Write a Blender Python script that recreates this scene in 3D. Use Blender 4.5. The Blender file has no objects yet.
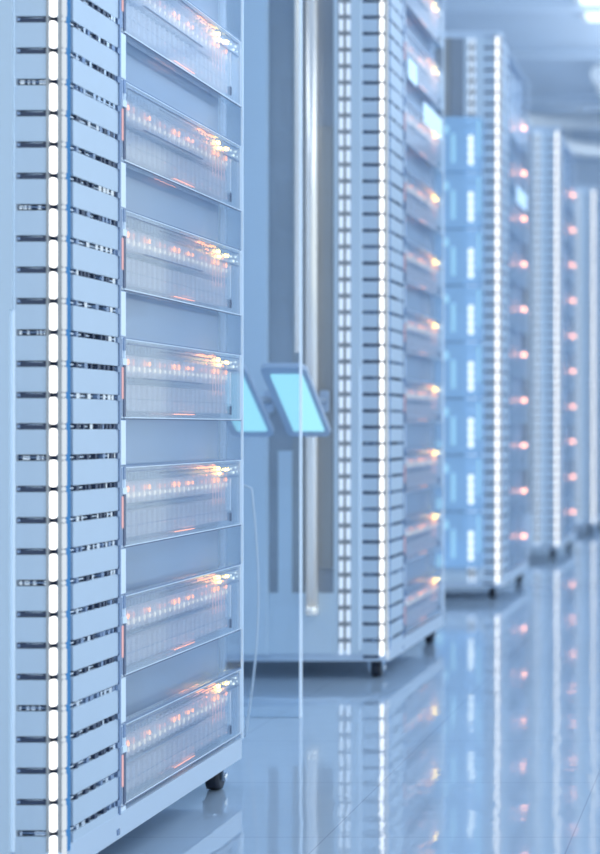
import bpy, bmesh, math, random
random.seed(4)
C = bpy.context.scene.collection
PI = math.pi

# ---------------------------------------------------------------- materials
def nmat(name):
    m = bpy.data.materials.new(name); m.use_nodes = True
    m.node_tree.nodes.clear()
    return m, m.node_tree.nodes, m.node_tree.links

def pmat(name, col, rough=.35, metal=0., spec=.5, emis=None, es=0., noise=0., nscale=(8, 8, 8), coat=0.):
    m, N, L = nmat(name)
    out = N.new('ShaderNodeOutputMaterial'); b = N.new('ShaderNodeBsdfPrincipled')
    b.inputs['Base Color'].default_value = (*col, 1)
    b.inputs['Roughness'].default_value = rough; b.inputs['Metallic'].default_value = metal
    b.inputs['Specular IOR Level'].default_value = spec
    b.inputs['Coat Weight'].default_value = coat
    if emis:
        b.inputs['Emission Color'].default_value = (*emis, 1); b.inputs['Emission Strength'].default_value = es
    tc = N.new('ShaderNodeTexCoord'); mp = N.new('ShaderNodeMapping'); mp.inputs['Scale'].default_value = nscale
    nz = N.new('ShaderNodeTexNoise'); nz.inputs['Scale'].default_value = 1; nz.inputs['Detail'].default_value = 3
    L.new(tc.outputs['Object'], mp.inputs[0]); L.new(mp.outputs[0], nz.inputs[0])
    mx = N.new('ShaderNodeMix'); mx.data_type = 'RGBA'
    mx.inputs[6].default_value = (*[c*(1-noise) for c in col], 1); mx.inputs[7].default_value = (*[min(1, c*(1+noise)) for c in col], 1)
    L.new(nz.outputs[0], mx.inputs[0]); L.new(mx.outputs[2], b.inputs['Base Color'])
    L.new(b.outputs[0], out.inputs[0])
    return m

def emat(name, col, s):
    m, N, L = nmat(name)
    out = N.new('ShaderNodeOutputMaterial'); e = N.new('ShaderNodeEmission')
    e.inputs[0].default_value = (*col, 1); e.inputs[1].default_value = s
    L.new(e.outputs[0], out.inputs[0])
    return m

def clear(name, tint=(.95, .98, 1), body=(.6, .75, .92), opac=.1, gl=.08, rough=.03, glowc=None, glow=0.):
    """clear plastic / glass: transparent + a little milky body + fresnel gloss"""
    m, N, L = nmat(name)
    out = N.new('ShaderNodeOutputMaterial')
    t = N.new('ShaderNodeBsdfTransparent'); t.inputs[0].default_value = (*tint, 1)
    d = N.new('ShaderNodeBsdfDiffuse'); d.inputs[0].default_value = (*body, 1)
    base = d.outputs[0]
    if glow:
        e = N.new('ShaderNodeEmission'); e.inputs[0].default_value = (*glowc, 1); e.inputs[1].default_value = glow
        a = N.new('ShaderNodeAddShader'); L.new(d.outputs[0], a.inputs[0]); L.new(e.outputs[0], a.inputs[1]); base = a.outputs[0]
    m1 = N.new('ShaderNodeMixShader'); m1.inputs[0].default_value = opac
    L.new(t.outputs[0], m1.inputs[1]); L.new(base, m1.inputs[2])
    g = N.new('ShaderNodeBsdfGlossy'); g.inputs['Roughness'].default_value = rough; g.inputs[0].default_value = (.95, .98, 1, 1)
    lw = N.new('ShaderNodeLayerWeight'); lw.inputs[0].default_value = .25
    ma = N.new('ShaderNodeMath'); ma.operation = 'MULTIPLY_ADD'; ma.inputs[1].default_value = .5; ma.inputs[2].default_value = gl
    ma.use_clamp = True
    L.new(lw.outputs['Fresnel'], ma.inputs[0])
    m2 = N.new('ShaderNodeMixShader'); L.new(ma.outputs[0], m2.inputs[0])
    L.new(m1.outputs[0], m2.inputs[1]); L.new(g.outputs[0], m2.inputs[2]); L.new(m2.outputs[0], out.inputs[0])
    return m

M = {}
M['white'] = pmat('pale_blue_steel', (.665, .78, .885), .3, 0, .5, noise=.05, nscale=(3, 3, 1))
M['plate'] = pmat('blanking_plate', (.62, .735, .855), .28, .05, .6, noise=.08, nscale=(4, 4, 2))
M['base'] = pmat('base_rim', (.64, .75, .88), .35, 0, .5)
M['side'] = clear('smoked_side_panel', (.84, .91, .98), (.50, .61, .77), .45, .10, .1)
M['acryl'] = clear('clear_acrylic', (.97, .99, 1), (.6, .72, .92), .10, .05, .04)
M['acryl_back'] = clear('milky_acrylic', (.88, .91, .97), (.44, .48, .62), .32, .04, .2)
M['acryl_end'] = clear('end_acrylic', (.96, .98, 1), (.60, .68, .80), .12, .04, .1)
M['edge'] = pmat('acrylic_edge', (.72, .84, .96), .12, .2, .8, emis=(.7, .85, 1), es=.15)  # faint emission imitates light caught in the edges
M['rimdark'] = pmat('dark_acrylic_edge', (.10, .13, .22), .15, .3, .8)
M['rimmid'] = pmat('mid_acrylic_edge', (.26, .36, .54), .12, .5, .8)
M['dark'] = pmat('dark_recess', (.035, .055, .11), .25, .2, .6)
M['chrome'] = pmat('chrome', (.85, .9, .96), .08, 1.)
M['chrome_warm'] = pmat('warm_lit_chrome', (.90, .88, .84), .22, .7, emis=(1, .95, .85), es=.12)  # warm reflection on the chrome put in as tint and faint emission
M['black'] = pmat('black_rubber', (.02, .025, .04), .4)
M['fin'] = clear('frosted_fin', (.95, .96, 1), (.92, .90, .96), .50, .06, .1, (1, .85, .85), .08)  # slight pink emission for the LED glow on the fins
M['strip'] = emat('white_led_strip', (.97, .98, 1), 1.9)
M['strip_soft'] = emat('soft_led_strip', (.80, .90, 1), .78)
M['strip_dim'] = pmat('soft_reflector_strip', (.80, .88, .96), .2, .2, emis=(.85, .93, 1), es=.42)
M['blue'] = emat('blue_edge_light', (.08, .30, .72), .7)
M['led_y'] = emat('amber_led', (1, .50, .12), 3.2)
M['led_w'] = emat('white_led', (.9, 1, .95), 1.2)
M['led_hot'] = emat('hot_yellow_led', (1, .66, .14), 10.)
M['led_clip'] = emat('faint_pink_light', (.95, .58, .62), .8)
M['led_far'] = emat('coral_led', (1, .38, .22), 6.5)
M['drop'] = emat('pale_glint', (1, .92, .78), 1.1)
M['led_glow_o'] = emat('orange_led_glow', (1, .32, .12), 3.4)
M['glint_p'] = emat('pink_glint', (1, .52, .48), .95)  # pink glow on the fins, painted as emission
M['glass_dark'] = pmat('smoked_glass', (.32, .36, .42), .12, 0, .8, noise=.35, nscale=(2, 2, 2.4))
M['bronze'] = pmat('grey_bronze_panel', (.40, .41, .42), .2, .2, .6, noise=.3, nscale=(3, 3, 1.6))
M['cyan'] = emat('cyan_screen', (.36, .80, .98), 1.0)
M['casing'] = pmat('console_casing', (.48, .58, .72), .4)
M['cyglass'] = clear('cyan_lit_acrylic', (.8, .92, 1), (.55, .72, .90), .5, .08, .15, (.25, .52, .85), .24)
M['cyglow'] = emat('cyan_glow', (.36, .70, 1), .85)
M['cypale'] = emat('pale_cyan_glow', (.75, .90, 1), 1.3)
M['glasspane'] = clear('partition_glass', (.93, .97, 1), (.55, .7, .9), .05, .02, .02)
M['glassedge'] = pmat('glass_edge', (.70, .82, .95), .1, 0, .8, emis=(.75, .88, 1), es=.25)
M['wall'] = pmat('wall_paint', (.64, .74, .86), .5, noise=.12, nscale=(1.2, 1.2, 1.2))
M['ceil'] = pmat('ceiling_paint', (.60, .70, .82), .5, noise=.18, nscale=(1, 1.5, 1))
M['duct'] = pmat('duct_metal', (.80, .84, .88), .3, .1)
M['lamp'] = emat('ceiling_lamp', (.75, .9, 1), 1.6)
M['tag'] = pmat('pale_reflection', (.72, .86, 1), .3, emis=(.55, .82, 1), es=.4)  # emission stands in for reflected light

def floor_mat():
    m, N, L = nmat('glossy_floor_tile')
    out = N.new('ShaderNodeOutputMaterial'); b = N.new('ShaderNodeBsdfPrincipled')
    tc = N.new('ShaderNodeTexCoord'); sp = N.new('ShaderNodeSeparateXYZ'); L.new(tc.outputs['Object'], sp.inputs[0])
    T = .41
    def joint(sock, off):
        a = N.new('ShaderNodeMath'); a.operation = 'ADD'; a.inputs[1].default_value = off; L.new(sock, a.inputs[0])
        w = N.new('ShaderNodeMath'); w.operation = 'WRAP'; w.inputs[1].default_value = T/2; w.inputs[2].default_value = -T/2; L.new(a.outputs[0], w.inputs[0])
        c = N.new('ShaderNodeMath'); c.operation = 'ABSOLUTE'; L.new(w.outputs[0], c.inputs[0])
        return c.outputs[0]
    jx = joint(sp.outputs[0], .695); jy = joint(sp.outputs[1], -3.077)
    mn = N.new('ShaderNodeMath'); mn.operation = 'MINIMUM'; L.new(jx, mn.inputs[0]); L.new(jy, mn.inputs[1])
    lt = N.new('ShaderNodeMath'); lt.operation = 'LESS_THAN'; lt.inputs[1].default_value = .0012; L.new(mn.outputs[0], lt.inputs[0])
    nz = N.new('ShaderNodeTexNoise'); nz.inputs['Scale'].default_value = 2.2; L.new(tc.outputs['Object'], nz.inputs[0])
    mx = N.new('ShaderNodeMix'); mx.data_type = 'RGBA'; L.new(nz.outputs[0], mx.inputs[0])
    mx.inputs[6].default_value = (.46, .58, .72, 1); mx.inputs[7].default_value = (.51, .63, .77, 1)
    m2 = N.new('ShaderNodeMix'); m2.data_type = 'RGBA'; L.new(lt.outputs[0], m2.inputs[0]); L.new(mx.outputs[2], m2.inputs[6])
    m2.inputs[7].default_value = (.38, .46, .58, 1)
    L.new(m2.outputs[2], b.inputs['Base Color'])
    b.inputs['Roughness'].default_value = .035; b.inputs['Specular IOR Level'].default_value = 1.; b.inputs['IOR'].default_value = 1.7
    b.inputs['Metallic'].default_value = .12
    n2 = N.new('ShaderNodeTexNoise'); n2.inputs['Scale'].default_value = 9; L.new(tc.outputs['Object'], n2.inputs[0])
    bp = N.new('ShaderNodeBump'); bp.inputs['Strength'].default_value = .03; bp.inputs['Distance'].default_value = .02
    L.new(n2.outputs[0], bp.inputs['Height']); L.new(bp.outputs[0], b.inputs['Normal'])
    L.new(b.outputs[0], out.inputs[0])
    return m
M['floor'] = floor_mat()

# ---------------------------------------------------------------- mesh helpers
def box(bm, x0, x1, y0, y1, z0, z1, mi=0):
    v = [bm.verts.new(p) for p in ((x0, y0, z0), (x1, y0, z0), (x1, y1, z0), (x0, y1, z0), (x0, y0, z1), (x1, y0, z1), (x1, y1, z1), (x0, y1, z1))]
    for f in ((0, 3, 2, 1), (4, 5, 6, 7), (0, 1, 5, 4), (1, 2, 6, 5), (2, 3, 7, 6), (3, 0, 4, 7)):
        fc = bm.faces.new([v[i] for i in f]); fc.material_index = mi

def rbox(bm, x0, x1, y0, y1, z0, z1, r, mi=0, axis='x', n=3):
    """box with its outline rounded in the plane perpendicular to axis"""
    if axis == 'x': a0, a1, b0, b1, c0, c1 = y0, y1, z0, z1, x0, x1; P = lambda a, b, c: (c, a, b)
    elif axis == 'y': a0, a1, b0, b1, c0, c1 = x0, x1, z0, z1, y0, y1; P = lambda a, b, c: (a, c, b)
    else: a0, a1, b0, b1, c0, c1 = x0, x1, y0, y1, z0, z1; P = lambda a, b, c: (a, b, c)
    pts = []
    for (ca, cb, s) in ((a1-r, b1-r, 0), (a0+r, b1-r, 1), (a0+r, b0+r, 2), (a1-r, b0+r, 3)):
        for k in range(n+1):
            t = PI/2*(s+k/n); pts.append((ca+r*math.cos(t), cb+r*math.sin(t)))
    lo = [bm.verts.new(P(a, b, c0)) for a, b in pts]; hi = [bm.verts.new(P(a, b, c1)) for a, b in pts]
    m = len(pts)
    for i in range(m):
        bm.faces.new((lo[i], lo[(i+1) % m], hi[(i+1) % m], hi[i])).material_index = mi
    bm.faces.new(lo[::-1]).material_index = mi; bm.faces.new(hi).material_index = mi

def tube(bm, pts, r, n=10, mi=0):
    from mathutils import Vector
    rings = []
    P = [Vector(p) for p in pts]
    for i, p in enumerate(P):
        d = (P[min(i+1, len(P)-1)]-P[max(i-1, 0)]).normalized()
        up = Vector((0, 0, 1)) if abs(d.z) < .9 else Vector((1, 0, 0))
        a = d.cross(up).normalized(); b = d.cross(a)
        rings.append([bm.verts.new(p+a*r*math.cos(2*PI*k/n)+b*r*math.sin(2*PI*k/n)) for k in range(n)])
    for i in range(len(rings)-1):
        for k in range(n):
            f = bm.faces.new((rings[i][k], rings[i][(k+1) % n], rings[i+1][(k+1) % n], rings[i+1][k])); f.smooth = True; f.material_index = mi
    bm.faces.new(rings[0][::-1]).material_index = mi; bm.faces.new(rings[-1]).material_index = mi

def lathe_x(bm, cx, cy, cz, prof, n=24, mi=0):
    """profile of (x offset, radius) turned about the x axis"""
    rings = [[bm.verts.new((cx+dx, cy+r*math.cos(2*PI*k/n), cz+r*math.sin(2*PI*k/n))) for k in range(n)] for dx, r in prof]
    for i in range(len(rings)-1):
        for k in range(n):
            f = bm.faces.new((rings[i][k], rings[i][(k+1) % n], rings[i+1][(k+1) % n], rings[i+1][k])); f.smooth = True; f.material_index = mi
    bm.faces.new(rings[0][::-1]).material_index = mi; bm.faces.new(rings[-1]).material_index = mi

def ball(bm, x, y, z, r, sy=1, sz=1, mi=0):
    n, m = 8, 5
    rows = []
    for i in range(1, m):
        t = PI*i/m
        rows.append([bm.verts.new((x+r*math.sin(t)*math.cos(2*PI*k/n), y+sy*r*math.sin(t)*math.sin(2*PI*k/n), z+sz*r*math.cos(t))) for k in range(n)])
    a = bm.verts.new((x, y, z+sz*r)); b = bm.verts.new((x, y, z-sz*r))
    for k in range(n):
        bm.faces.new((a, rows[0][k], rows[0][(k+1) % n])).material_index = mi
        bm.faces.new((b, rows[-1][(k+1) % n], rows[-1][k])).material_index = mi
        for i in range(len(rows)-1):
            bm.faces.new((rows[i][k], rows[i+1][k], rows[i+1][(k+1) % n], rows[i][(k+1) % n])).material_index = mi

def obj(name, bm, mats, parent=None):
    bmesh.ops.recalc_face_normals(bm, faces=bm.faces)
    me = bpy.data.meshes.new(name); bm.to_mesh(me); bm.free()
    for m in (mats if isinstance(mats, (list, tuple)) else [mats]): me.materials.append(M[m])
    o = bpy.data.objects.new(name, me); C.objects.link(o)
    if parent: o.parent = parent
    return o

def B(): return bmesh.new()
def thing(name, label, cat, loc=(0, 0, 0), group=None):
    o = bpy.data.objects.new(name, None); C.objects.link(o); o.location = loc; o.empty_display_size = .1
    o['label'] = label; o['category'] = cat
    if group: o['group'] = group
    return o
def tag(o, label, cat, group=None):
    o['label'] = label; o['category'] = cat
    if group: o['group'] = group
    return o
def dup(root, loc, label, group=None, skip=()):
    r = root.copy(); C.objects.link(r); r.location = loc; r['label'] = label
    if group: r['group'] = group
    for ch in list(root.children):
        if ch.name.split('.')[0] in skip: continue
        c = ch.copy(); C.objects.link(c); c.parent = r
        for g in ch.children:
            d = g.copy(); C.objects.link(d); d.parent = c
    return r
def struct(name, bm, m):
    o = obj(name, bm, m); o['kind'] = 'structure'; return o

# ---------------------------------------------------------------- measurements
U = .04445                       # one rack unit
PITCH = .2
X0 = -.96                        # plane of the row's side faces
RY = [2.275, 4.34, 6.37, 8.40, 10.46]
TOP = 2.265; BOT = .05; LEN = .8; WID = .78

# ---------------------------------------------------------------- room
b = B(); box(b, -4.2, 3.2, -1, 14.5, -.05, 0); struct('floor', b, 'floor')
b = B(); box(b, -4.2, 3.2, -1, 14.5, 3.1, 3.2); struct('ceiling', b, 'ceil')
b = B(); box(b, -4.3, -4.2, -1, 14.5, -.05, 3.2); struct('wall_left', b, 'wall')
b = B(); box(b, -4.3, 3.3, 14.5, 14.6, -.05, 3.2); struct('wall_far', b, 'wall')
b = B(); box(b, -4.2, 3.2, 14.48, 14.5, 0, .12); struct('baseboard_far', b, 'base')

# ---------------------------------------------------------------- the rack
NS = 49
def slot_z(i): return BOT+.012+i*U

def make_rack():
    t = thing('server_rack', 'nearest pale blue server rack, cut off by the left picture edge', 'server rack', (X0, RY[0], 0), 'pale blue server racks in a row along the aisle')
    # frame: base, top, posts
    b = B()
    rbox(b, -WID, 0, 0, LEN, BOT, BOT+.038, .012, 0, 'z', 4)
    rbox(b, -WID, -.004, .002, .09, TOP-.03, TOP, .012, 0, 'z', 4); rbox(b, -WID, -.004, .08, LEN-.002, TOP-.034, TOP-.029, .002, 0, 'z', 2)
    for (px, py) in ((-WID+.02, .012), (-WID+.02, LEN-.06)):
        box(b, px-.018, px+.03, py, py+.045, BOT+.03, TOP-.02)
    box(b, -.06, -.034, LEN-.03, LEN-.008, BOT+.03, TOP-.02)
    obj('frame', b, 'base', t)
    # inner core behind the vents
    b = B(); box(b, -.074, -.008, .008, .185, BOT+.03, TOP-.02); obj('vent_core', b, 'dark', t)
    # side blanking plates
    b = B()
    for i in range(NS):
        z = slot_z(i)
        rbox(b, -.010, -.001, .020, .186, z+.0042, z+U-.0042, .003, 0, 'x', 2)
    obj('side_vent_panel', b, 'plate', t)
    # hinges of the plates: bright and dark crumbs in each slot
    rnd = random.Random(3)
    b = B()
    for i in range(NS+1):
        z = slot_z(i)
        y = .03
        tube(b, [(-.0055, .012, z), (-.0055, .184, z)], .0014, 6, 0)
        while y < .176:
            w = rnd.uniform(.004, .012)
            box(b, -.008, -.0005, y, y+w, z-.0040, z+.0034, rnd.choice((0, 1, 2, 2, 2) if i % 5 else (0, 0, 1)))
            y += w+rnd.uniform(.003, .02)*(.6 if y > .1 else 1.6)
        box(b, -.008, .0015, .178, .187, z-.005, z+.004, 1)
    obj('slot_hinge', b, ['chrome', 'rimmid', 'dark'], t)
    # front blanking plates
    b = B(); rnd = random.Random(5)
    for i in range(NS):
        z = slot_z(i)
        rbox(b, -.073, -.004, -.004, .004, z+.0046, z+U-.0046, .0015, 0, 'y', 2)
    for i in range(NS+1):
        z = slot_z(i)
        if i % 4 == 1:
            tube(b, [(-.070, -.002, z+.0004), (-.030, -.003, z)], .0012, 6, 1)
            for q in range(6):
                x = rnd.uniform(-.068, -.032); box(b, x, x+rnd.uniform(.002, .005), -.003, .002, z-.0028, z+.0024, 2)
        else:
            box(b, -.071, -.028, -.002, .002, z-.0042, z+.0036, 3)
            box(b, -.071, -.066, -.004, .002, z-.002, z+.002, 1)
            tube(b, [(-.060, -.002, z+.0026), (-.034, -.002, z+.0026)], .0006, 6, 2)
    obj('front_vent_panel', b, ['plate', 'rimmid', 'chrome', 'dark'], t)
    # corner led strips
    b = B()
    for i in range(NS):
        z = slot_z(i)
        rbox(b, -.0225, -.0135, -.0085, -.004, z+.0030, z+U-.0030, .003, 0, 'y', 3)
    obj('light_strip', b, 'strip', t)
    b = B()
    for i in range(NS):
        z = slot_z(i)
        rbox(b, -.0055, -.0012, -.0075, .0, z+.004, z+U-.004, .002, 0, 'y', 2)
        ball(b, -.0035, -.005, z, .0035, 1, 1, 0)
    obj('corner_beading', b, 'strip_soft', t)
    b = B(); box(b, -.012, -.0065, -.0055, .0, BOT+.03, TOP-.02); box(b, -.0285, -.0250, -.0055, .0, BOT+.03, TOP-.02); obj('strip_channel', b, 'bronze', t)
    b = B(); box(b, -.004, .0004, .002, .008, BOT+.03, TOP-.03); obj('blue_edge', b, 'blue', t)
    # rail carrying the modules
    b = B(); 
    for k in range(11):
        box(b, -.03, -.002, .194, .219, .097+PITCH*(k-1)+.128 if k else BOT+.036, min(TOP-.03, .097+PITCH*k-.003))
    box(b, -.034, -.029, .190, .222, BOT+.036, TOP-.03)
    obj('module_rail', b, 'edge', t)
    b = B(); box(b, -.010, .001, .187, .192, BOT+.036, TOP-.03); obj('rail_dark_strip', b, 'rimmid', t)  # solid darker blue strip beside the rail
    # semi clear side panel and clear end plate
    b = B(); box(b, -.032, -.027, .196, .735, BOT+.036, TOP-.03); obj('side_panel', b, 'side', t)
    b = B(); box(b, -.032, -.028, .735, .792, BOT+.036, TOP-.03); box(b, -.032, -.003, .793, .796, BOT+.036, TOP-.03); obj('end_plate', b, 'acryl_end', t)
    b = B(); box(b, -.003, .001, .793, .797, BOT+.036, TOP-.03); obj('end_edge', b, 'edge', t)
    # inner shelves with equipment seen softly through the panel
    rnd = random.Random(9)
    b = B()
    z = .16
    while z < 2.0:
        h = rnd.uniform(.05, .16)
        y0 = rnd.uniform(.2, .5); box(b, -.42, -rnd.uniform(.10, .2), y0, min(.76, y0+rnd.uniform(.12, .3)), z, z+h, rnd.choice((0, 1, 1)))
        z += h+rnd.uniform(.05, .18)
    box(b, -.40, -.16, .22, .235, BOT+.05, TOP-.05, 1)
    obj('inner_equipment', b, ['bronze', 'plate'], t)
    # front: pale bays, dashed light strips, pipe, smoked glass, outer stile
    b = B(); box(b, -.0795, -.0725, -.004, .004, BOT+.03, TOP-.03); obj('front_edge_bead', b, 'edge', t)
    b = B()
    box(b, -.102, -.079, -.010, .006, BOT+.02, .85)
    box(b, -.102, -.0745, -.010, .006, .85, TOP-.03)
    box(b, -.150, -.102, -.002, .006, BOT+.02, TOP-.03)
    rbox(b, -.400, -.325, -.016, .006, BOT+.02, TOP-.02, .006, 0, 'z')
    box(b, -WID+.03, -.400, -.006, .006, BOT+.02, TOP-.03)
    box(b, -.325, -.150, -.006, .006, BOT+.02, .235)
    box(b, -.300, -.262, -.004, .006, .235, .62)
    obj('front_panel', b, 'white', t)
    b = B(); box(b, -.137, -.1005, -.0032, .0, BOT+.03, TOP-.04); obj('strip_channel', b, 'bronze', t)
    for (xa, xb) in ((-.1145, -.104), (-.134, -.1235)):
        b = B()
        for i in range(NS):
            z = slot_z(i); rbox(b, xa, xb, -.007, -.003, z+.006, z+U-.006, .003, 0, 'y', 2)
        obj('light_strip', b, 'strip_dim', t)
    b = B(); box(b, -.325, -.150, .002, .010, .235, TOP-.03); obj('front_glass', b, 'glass_dark', t)
    b = B(); box(b, -.262, -.205, -.003, .002, .235, TOP-.03); box(b, -.189, -.153, -.003, .002, .30, 1.5); obj('front_inlay', b, 'bronze', t)
    b = B(); tube(b, [(-.203, -.024, .19), (-.203, -.024, TOP-.04)], .016, 16)
    tube(b, [(-.203, -.024, .178), (-.203, -.024, .20)], .017, 16)
    obj('vertical_pipe', b, 'chrome_warm', t)
    for z in (.22, .9, 1.5, 2.1):
        b = B(); box(b, -.212, -.194, -.024, .0, z, z+.02); obj('pipe_bracket', b, 'plate', t)
    # casters
    for (cx, cy) in ((-.045, .055), (-.036, .745), (-WID+.06, .055), (-WID+.06, .725)):
        b = B()
        tube(b, [(cx, cy-.008, .040), (cx, cy-.008, BOT+.004)], .008, 12)
        box(b, cx-.020, cx-.016, cy-.012, cy+.010, .018, .048); box(b, cx+.016, cx+.020, cy-.012, cy+.010, .018, .048)
        box(b, cx-.020, cx+.020, cy-.014, cy+.008, .044, .048)
        f = obj('caster', b, 'chrome', t)
        b = B(); lathe_x(b, cx, cy, .0235, [(-.013, .017), (-.012, .0225), (-.006, .0235), (.006, .0235), (.012, .0225), (.013, .017)])
        w = obj('wheel', b, 'black', f)
        b = B(); lathe_x(b, cx+.0205, cy, .0235, [(0, .009), (.002, .008), (.003, .004)], 16); obj('hub_cap', b, 'chrome', f)
    return t

rack0 = make_rack()
rack_labels = [None,
    'second pale server rack, with metal pipe and smoked glass front behind tilted screens',
    'third server rack, with cyan glowing drive trays down its front',
    'fourth server rack along the aisle, out of focus with two soft white strips',
    'farthest server rack at the right edge of the picture, most blurred']
racks = [rack0]
for i in range(1, 5):
    racks.append(dup(rack0, (X0, RY[i], 0), rack_labels[i], skip=('vertical_pipe', 'pipe_bracket') if i > 1 else ()))

# ---------------------------------------------------------------- server modules
def make_module():
    """clear acrylic drawer with comb of fins; origin at rack corner, z=0 is the drawer's bottom"""
    t = thing('server_module', 'x', 'server module', (0, 0, 0), 'clear acrylic server modules on the nearest rack')
    y0, y1, H, D = .2, .787, .125, .018
    b = B()
    box(b, D, D+.0025, y0+.016, y1, .002, H-.002)            # face
    box(b, .0, D, y0+.016, y1-.002, .0, .003); box(b, .0, D, y0+.016, y1-.002, H-.003, H)   # floor and lid
    box(b, .0, D, y1-.005, y1, .003, H-.003)
    obj('housing', b, 'acryl', t)
    b = B(); box(b, -.004, .0, y0+.016, y1-.055, .003, H-.003); obj('backing', b, 'acryl_back', t)
    # rim
    b = B()
    box(b, D+.0005, D+.003, y0+.016, y1+.002, -.0014, .0004, 2); box(b, D+.0005, D+.003, y0+.016, y1+.002, .0004, .0018, 0)
    box(b, D+.0005, D+.003, y0+.016, y1+.002, H-.0010, H+.0010, 1); box(b, D+.0005, D+.003, y0+.016, y1+.002, H-.0022, H-.0012, 0)
    box(b, D+.0005, D+.003, y0+.03, y1-.01, H-.0085, H-.0077, 1)
    box(b, D+.0005, D+.003, y1-.001, y1+.001, 0, H, 0)
    box(b, D+.0005, D+.002, y1-.057, y1-.056, .030, H-.035, 0)
    box(b, D+.0005, D+.003, y1-.058, y1-.055, .010, .026, 2)
    box(b, D+.0005, D+.002, y1-.115, y1-.004, H-.032, H-.0308, 1)
    box(b, D+.0005, D+.002, y0+.10, y1-.21, .0635, .0648, 1)
    obj('rim', b, ['edge', 'rimmid', 'rimdark'], t)
    # end clip
    b = B()
    box(b, -.002, D+.004, y0-.006, y0+.0, .004, H-.002, 1)
    box(b, -.002, D+.003, y0+.0, y0+.004, .0, H, 0)
    box(b, -.002, D+.005, y0+.004, y0+.012, .002, H*.66, 2)
    box(b, -.002, D+.005, y0+.004, y0+.012, H*.84, H, 1)
    box(b, -.002, D+.003, y0+.012, y0+.016, .0, H, 0)
    box(b, D+.003, D+.0065, y0-.004, y0+.012, H*.66, H*.74, 0)
    obj('end_clip', b, ['edge', 'rimmid', 'rimdark'], t)
    b = B(); box(b, D+.004, D+.0052, y0-.002, y0+.002, .03, H-.046); obj('clip_light', b, 'led_clip', t)
    # comb of fins, upper and lower rows
    b = B()
    n = 22
    for k in range(n):
        y = y0+.036+k*(.50/n)
        rbox(b, .001, D-.003, y, y+.0105, .066, .100, .0045, 0, 'x', 2)
        rbox(b, .001, D-.003, y, y+.0105, .012, .054, .0045, 0, 'x', 2)
    obj('fin_comb', b, 'fin', t)
    # board between the rows, connector arcs, dashed contact row
    b = B()
    box(b, .002, D-.002, y0+.03, y0+.36, .0595, .0612, 1)
    for k in range(22):
        y = y0+.17+k*.0162
        box(b, D-.001, D, y, y+.010, H-.0150, H-.0128, 0)
        box(b, D-.001, D, y-.002, y+.008, H-.0215, H-.0200, 1)
    for k in range(24):
        y = y0+.036+k*.0205
        box(b, D-.002, D-.001, y, y+.008, .030, .0315, 1)
    for k in range(9):
        y = y0+.035+k*.014
        box(b, D-.002, D-.001, y, y+.006, .104, .114, 1)
    obj('contact_row', b, ['rimdark', 'rimmid'], t)
    # LED light caught on fins and acrylic, put in as glowing beads
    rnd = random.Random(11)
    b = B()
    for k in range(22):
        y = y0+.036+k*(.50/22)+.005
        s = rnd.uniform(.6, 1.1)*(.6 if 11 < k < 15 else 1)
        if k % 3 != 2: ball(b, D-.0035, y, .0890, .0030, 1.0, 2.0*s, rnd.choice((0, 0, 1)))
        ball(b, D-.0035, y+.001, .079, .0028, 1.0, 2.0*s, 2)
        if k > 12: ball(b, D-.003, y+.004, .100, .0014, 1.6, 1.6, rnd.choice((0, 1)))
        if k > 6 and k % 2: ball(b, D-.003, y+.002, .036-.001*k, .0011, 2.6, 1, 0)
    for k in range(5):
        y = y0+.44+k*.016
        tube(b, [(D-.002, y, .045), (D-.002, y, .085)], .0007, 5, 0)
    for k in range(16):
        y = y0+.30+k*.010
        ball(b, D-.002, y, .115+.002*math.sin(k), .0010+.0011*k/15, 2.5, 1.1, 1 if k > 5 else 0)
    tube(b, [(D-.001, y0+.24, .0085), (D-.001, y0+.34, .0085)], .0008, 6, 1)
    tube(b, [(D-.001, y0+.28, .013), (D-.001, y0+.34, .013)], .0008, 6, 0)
    obj('fin_glint', b, ['glint_p', 'led_glow_o', 'drop'], t)
    # amber indicator cluster
    b = B()
    for (y, z, r, m) in ((.470, .110, .0046, 1), (.478, .1015, .0040, 1), (.458, .1005, .0024, 0), (.448, .111, .0028, 0), (.428, .113, .0024, 0), (.405, .112, .0020, 0), (.440, .103, .0018, 0), (.520, .1075, .0044, 1)):
        ball(b, D-.003, y0+y, z, r, 1.5, .95, m)
    for (y, z, r) in ((.395, .1135, .0030), (.372, .1145, .0024), (.418, .1075, .0026), (.455, .1060, .0042), (.435, .1150, .0030)):
        ball(b, D-.005, y0+y, z, r, 3.2, .8, 2)
    obj('indicator_light', b, ['led_y', 'led_hot', 'led_glow_o'], t)
    b = B()
    for (y, z, r) in ((.538, .108, .0024), (.553, .101, .0028), (.566, .110, .0022), (.575, .102, .0018)):
        ball(b, D-.001, y0+y, z, r, 1.3, 1)
    obj('port_light', b, 'led_w', t)
    return t

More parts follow.
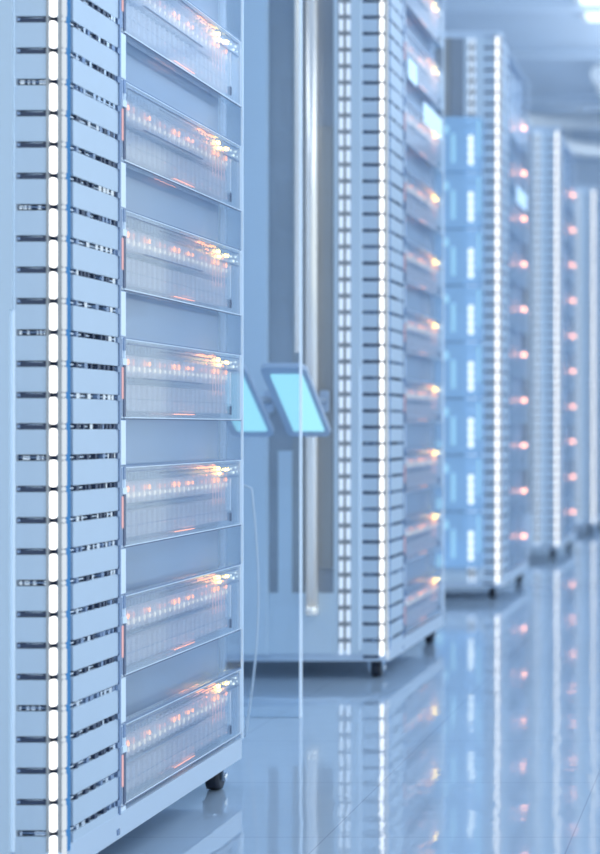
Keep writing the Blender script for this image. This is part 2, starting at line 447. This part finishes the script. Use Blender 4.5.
mod0 = make_module()
def make_far_module():
    t = thing('server_module', 'x', 'server module', (0, 0, 0))
    y0, y1, H, D = .2, .787, .125, .018
    b = B(); box(b, D, D+.0025, y0, y1, .002, H-.002); box(b, 0, D, y0, y1, 0, .003); box(b, 0, D, y0, y1, H-.003, H); obj('housing', b, 'acryl', t)
    b = B(); ball(b, D-.004, y0+.49, .108, .0100, 2.8, .95); ball(b, D-.004, y0+.42, .108, .0035, 5.0, .8); obj('indicator_light', b, 'led_far', t)
    b = B(); box(b, -.002, D+.003, y0-.004, y0+.010, 0, H); obj('end_clip', b, 'edge', t)
    return t
far0 = make_far_module(); far_first = True
ORD = ['lowest', 'second from the floor', 'third from the floor', 'fourth from the floor', 'fifth from the floor', 'sixth from the floor', 'seventh from the floor', 'eighth from the floor', 'ninth from the floor', 'topmost']
RN = ['nearest rack', 'second rack, beside smoked glass front', 'third rack, beyond the cyan trays', 'fourth rack, far along the aisle', 'farthest rack at the right edge']
GN = ['nearest', 'second', 'third', 'fourth', 'farthest']
first = True
for i, y in enumerate(RY):
    for k in range(7 if i == 0 else 10):
        if i == 4: break
        lab = ORD[k] + ' clear server module on the ' + RN[i]
        if i == 0 and k == 6: lab = 'clear server module cut by the top edge on the nearest rack'
        loc = (X0-.022, y, .097+PITCH*k)
        g = 'acrylic server modules on the %s rack' % GN[i]
        if first:
            mod0.location = loc; mod0['label'] = lab; mod0['group'] = g; first = False
        elif i < 2: dup(mod0, loc, lab, g)
        elif far_first: far0.location = loc; far0['label'] = lab; far0['group'] = g; far_first = False
        else: dup(far0, loc, lab, g)

# ---------------------------------------------------------------- cyan trays on third rack's front
def make_tray():
    t = thing('drive_tray', 'x', 'drive tray', (0, 0, 0), 'cyan glowing drive trays on the third rack')
    b = B(); rbox(b, -.262, -.072, -.030, -.0085, 0, .218, .01, 0, 'y', 3); obj('housing', b, 'cyglass', t)
    for q in ((-.195, -.180, .035, .15, .006), (-.092, -.082, .06, .205, .004), (-.232, -.205, .150, .185, .012), (-.255, -.228, .0, .05, .01)):
        b = B(); rbox(b, q[0], q[1], -.0335, -.030, q[2], q[3], q[4], 0, 'y', 3); obj('glow_tube', b, 'cyglow', t)
    b = B()
    for k in range(4): ball(b, -.118, -.034, .04+k*.030, .011, .4, 1.35)
    obj('lamp_cluster', b, 'cypale', t)
    return t
tr = make_tray()
TZ = [.13+.224*k for k in range(8)]
for k, z in enumerate(TZ):
    lab = ('lowest', 'second from the floor', 'third from the floor', 'fourth from the floor', 'fifth from the floor', 'sixth from the floor', 'seventh from the floor', 'topmost')[k] + ' cyan glowing drive tray on the front of the third rack'
    if k == 0: tr.location = (X0, RY[2], z); tr['label'] = lab
    else: dup(tr, (X0, RY[2], z), lab)

# bright reflections on the rack sides, put in as glowing plates
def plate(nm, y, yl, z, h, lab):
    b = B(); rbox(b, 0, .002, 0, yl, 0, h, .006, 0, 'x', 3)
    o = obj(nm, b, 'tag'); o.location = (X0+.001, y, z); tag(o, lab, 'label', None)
plate('pale_reflection', RY[1]+.46, .29, .7+.90, .062, 'pale cyan reflection patch low on the far half of the second rack side')
plate('pale_reflection', RY[1]+.24, .12, .7+.985, .06, 'pale cyan reflection patch nearest the corner strip of the second rack')
plate('pale_reflection', RY[2]+.40, .32, .7+.94, .07, 'pale blue reflection patch on the side of the third rack')

# ---------------------------------------------------------------- tilted screens in front of the second rack
from mathutils import Matrix, Vector
def make_screen():
    t = thing('tilted_screen', 'x', 'screen', (0, 0, 0), 'cyan tilted screens in front of the second rack')
    yt, yb = 3.96, 4.17
    zt, zb = .7+46*yt/1600, .7-10*yb/1600
    cy, cz = (yt+yb)/2, (zt+zb)/2
    L = math.hypot(yb-yt, zt-zb); w = .0795
    ang = math.atan2(yb-yt, zt-zb)            # lean from vertical, lower edge farther
    R = Matrix.Rotation(-ang, 4, 'X') if False else Matrix.Rotation(ang, 4, 'X')
    T = Matrix.Translation((0, cy, cz)) @ R
    def p(name, fn, mat, parent):
        b = B(); fn(b); bmesh.ops.transform(b, matrix=T, verts=b.verts); return obj(name, b, mat, parent)
    cs = p('casing', lambda b: rbox(b, -.060, .052, .002, .016, -L/2-.03, L/2+.028, .018, 0, 'y', 4), 'casing', t)
    p('display', lambda b: rbox(b, -w/2, w/2, -.001, .003, -L/2, L/2, .003, 0, 'y', 2), 'cyan', t)
    b = B(); tube(b, [(0, cy+.022, cz+.0), (.0, cy+.09, cz+.012), (.0, RY[1]-.02, cz+.012)], .010, 10)
    rbox(b, -.012, .012, RY[1]-.022, RY[1]-.009, cz-.02, cz+.04, .006, 0, 'y', 3)
    obj('mounting_arm', b, 'casing', t)
    return t
ts = make_screen()
xs = -(743-286)*3.96/1600
ts.location = (xs, 0, 0); ts['label'] = 'right cyan tilted screen, whole, in front of the vertical metal pipe'
dup(ts, (xs-60*3.96/1600, 0, 0), 'left cyan tilted screen partly hidden behind the nearest rack')

# ---------------------------------------------------------------- glass partition between first and second rack
pt = thing('glass_partition', 'clear glass partition with metal profile between the nearest and second racks', 'glass partition', (-1.04, 3.77, 0))
b = B(); box(b, -.75, -.004, -.004, .004, 0, 3.1); obj('pane', b, 'glasspane', pt)
b = B(); box(b, -.004, .0, -.005, .005, 0, 3.1); obj('lit_edge', b, 'glassedge', pt)
b = B(); tube(b, [(-.010, 0, .86), (-.010, 0, 3.1)], .0065, 12); obj('metal_profile', b, 'chrome_warm', pt)

# thin cable hanging behind nearest rack
b = B()
pts = []
for k in range(25):
    s = k/24
    z = .55*(1-s)+.004*s
    pts.append((-1.075+.016*math.sin(PI*s)-.02*s*s, 3.5+.02*s, z+.0))
pts = [(-1.10, 3.5, .56)]+pts
tube(b, pts, .0025, 8)
tag(obj('hanging_cable', b, 'plate'), 'thin grey cable curving down to the floor just past the nearest rack', 'cable')

# ---------------------------------------------------------------- ceiling fittings
def lampbox(x, y, lab):
    t = thing('ceiling_light', lab, 'ceiling light', (x, y, 3.1), 'square ceiling lights')
    b = B(); box(b, -.32, .32, -.32, .32, -.03, 0); obj('housing', b, 'duct', t)
    b = B(); box(b, -.29, .29, -.29, .29, -.034, -.03); obj('diffuser', b, 'lamp', t)
    return t
lampbox(-.62, 9.1, 'pale square ceiling light at the top right corner')
# curved cable ducts
for n_, (x, y, r) in enumerate(((-2.1, 10.8, .35), (-1.35, 11.4, .45), (-1.0, 12.6, .5))):
    b = B()
    P_ = [(x+r*math.cos(a), y+r*math.sin(a), 2.95) for a in [PI*k/10 for k in range(-1, 12)]]
    P_ = [(P_[0][0], P_[0][1]-1.0, 2.95)]+P_
    tube(b, P_, .06, 12)
    for q in (2, 6, 10):
        tube(b, [(P_[q][0], P_[q][1], 2.98), (P_[q][0], P_[q][1], 3.1)], .01, 6)
    tag(obj('cable_duct', b, 'duct'), ('left blurred curved duct hanging from the ceiling above the third rack', 'middle blurred curved duct under the ceiling', 'right blurred curved duct farthest under the ceiling')[n_], 'duct', 'curved ceiling ducts')
b = B()
for y in (9.0, 10.2, 11.6, 13.2): box(b, -4.2, 3.2, y, y+.08, 3.04, 3.1)
struct('trim_1', b, 'wall')

# ---------------------------------------------------------------- light
w = bpy.data.worlds.new('World'); bpy.context.scene.world = w; w.use_nodes = True
N = w.node_tree.nodes; L = w.node_tree.links; bg = N['Background']
tc = N.new('ShaderNodeTexCoord'); sp = N.new('ShaderNodeSeparateXYZ'); cr = N.new('ShaderNodeValToRGB')
L.new(tc.outputs['Generated'], sp.inputs[0]); mr = N.new('ShaderNodeMapRange'); mr.inputs[1].default_value = -1
L.new(sp.outputs[2], mr.inputs[0]); L.new(mr.outputs[0], cr.inputs[0])
cr.color_ramp.elements[0].color = (.58, .725, .85, 1); cr.color_ramp.elements[1].color = (.77, .87, .945, 1)
L.new(cr.outputs[0], bg.inputs[0]); bg.inputs[1].default_value = 1.0

def area(x, y, z, sx, sy, e, rot=(0, 0, 0), col=(.85, .93, 1)):
    l = bpy.data.lights.new('area', 'AREA'); l.shape = 'RECTANGLE'; l.size = sx; l.size_y = sy; l.energy = e; l.color = col
    o = bpy.data.objects.new('area_light', l); C.objects.link(o); o.location = (x, y, z); o.rotation_euler = rot
area(-3.0, 6, 3.05, 1.2, 8, 60)
area(1.2, 2.4, 3.05, 2.5, 4, 45)
area(.9, 9.5, 2.45, 3.5, 8, 92, (PI, 0, 0))  # added uplight, invisible from below, brightens the ceiling

# ---------------------------------------------------------------- camera
cam = bpy.data.cameras.new('camera'); co = bpy.data.objects.new('camera', cam); C.objects.link(co)
co.location = (0, 0, .682); co.rotation_euler = (PI/2, 0, 0)
cam.sensor_fit = 'VERTICAL'; cam.sensor_height = 36; cam.lens = 1600/854*36
cam.shift_x = -(743-300)/854; cam.shift_y = 1/854
cam.dof.use_dof = True; cam.dof.focus_distance = 2.72; cam.dof.aperture_fstop = 3.3
bpy.context.scene.camera = co
sc = bpy.context.scene
sc.view_settings.view_transform = 'Standard'; sc.view_settings.exposure = 0.22
sc.cycles.transparent_max_bounces = 24
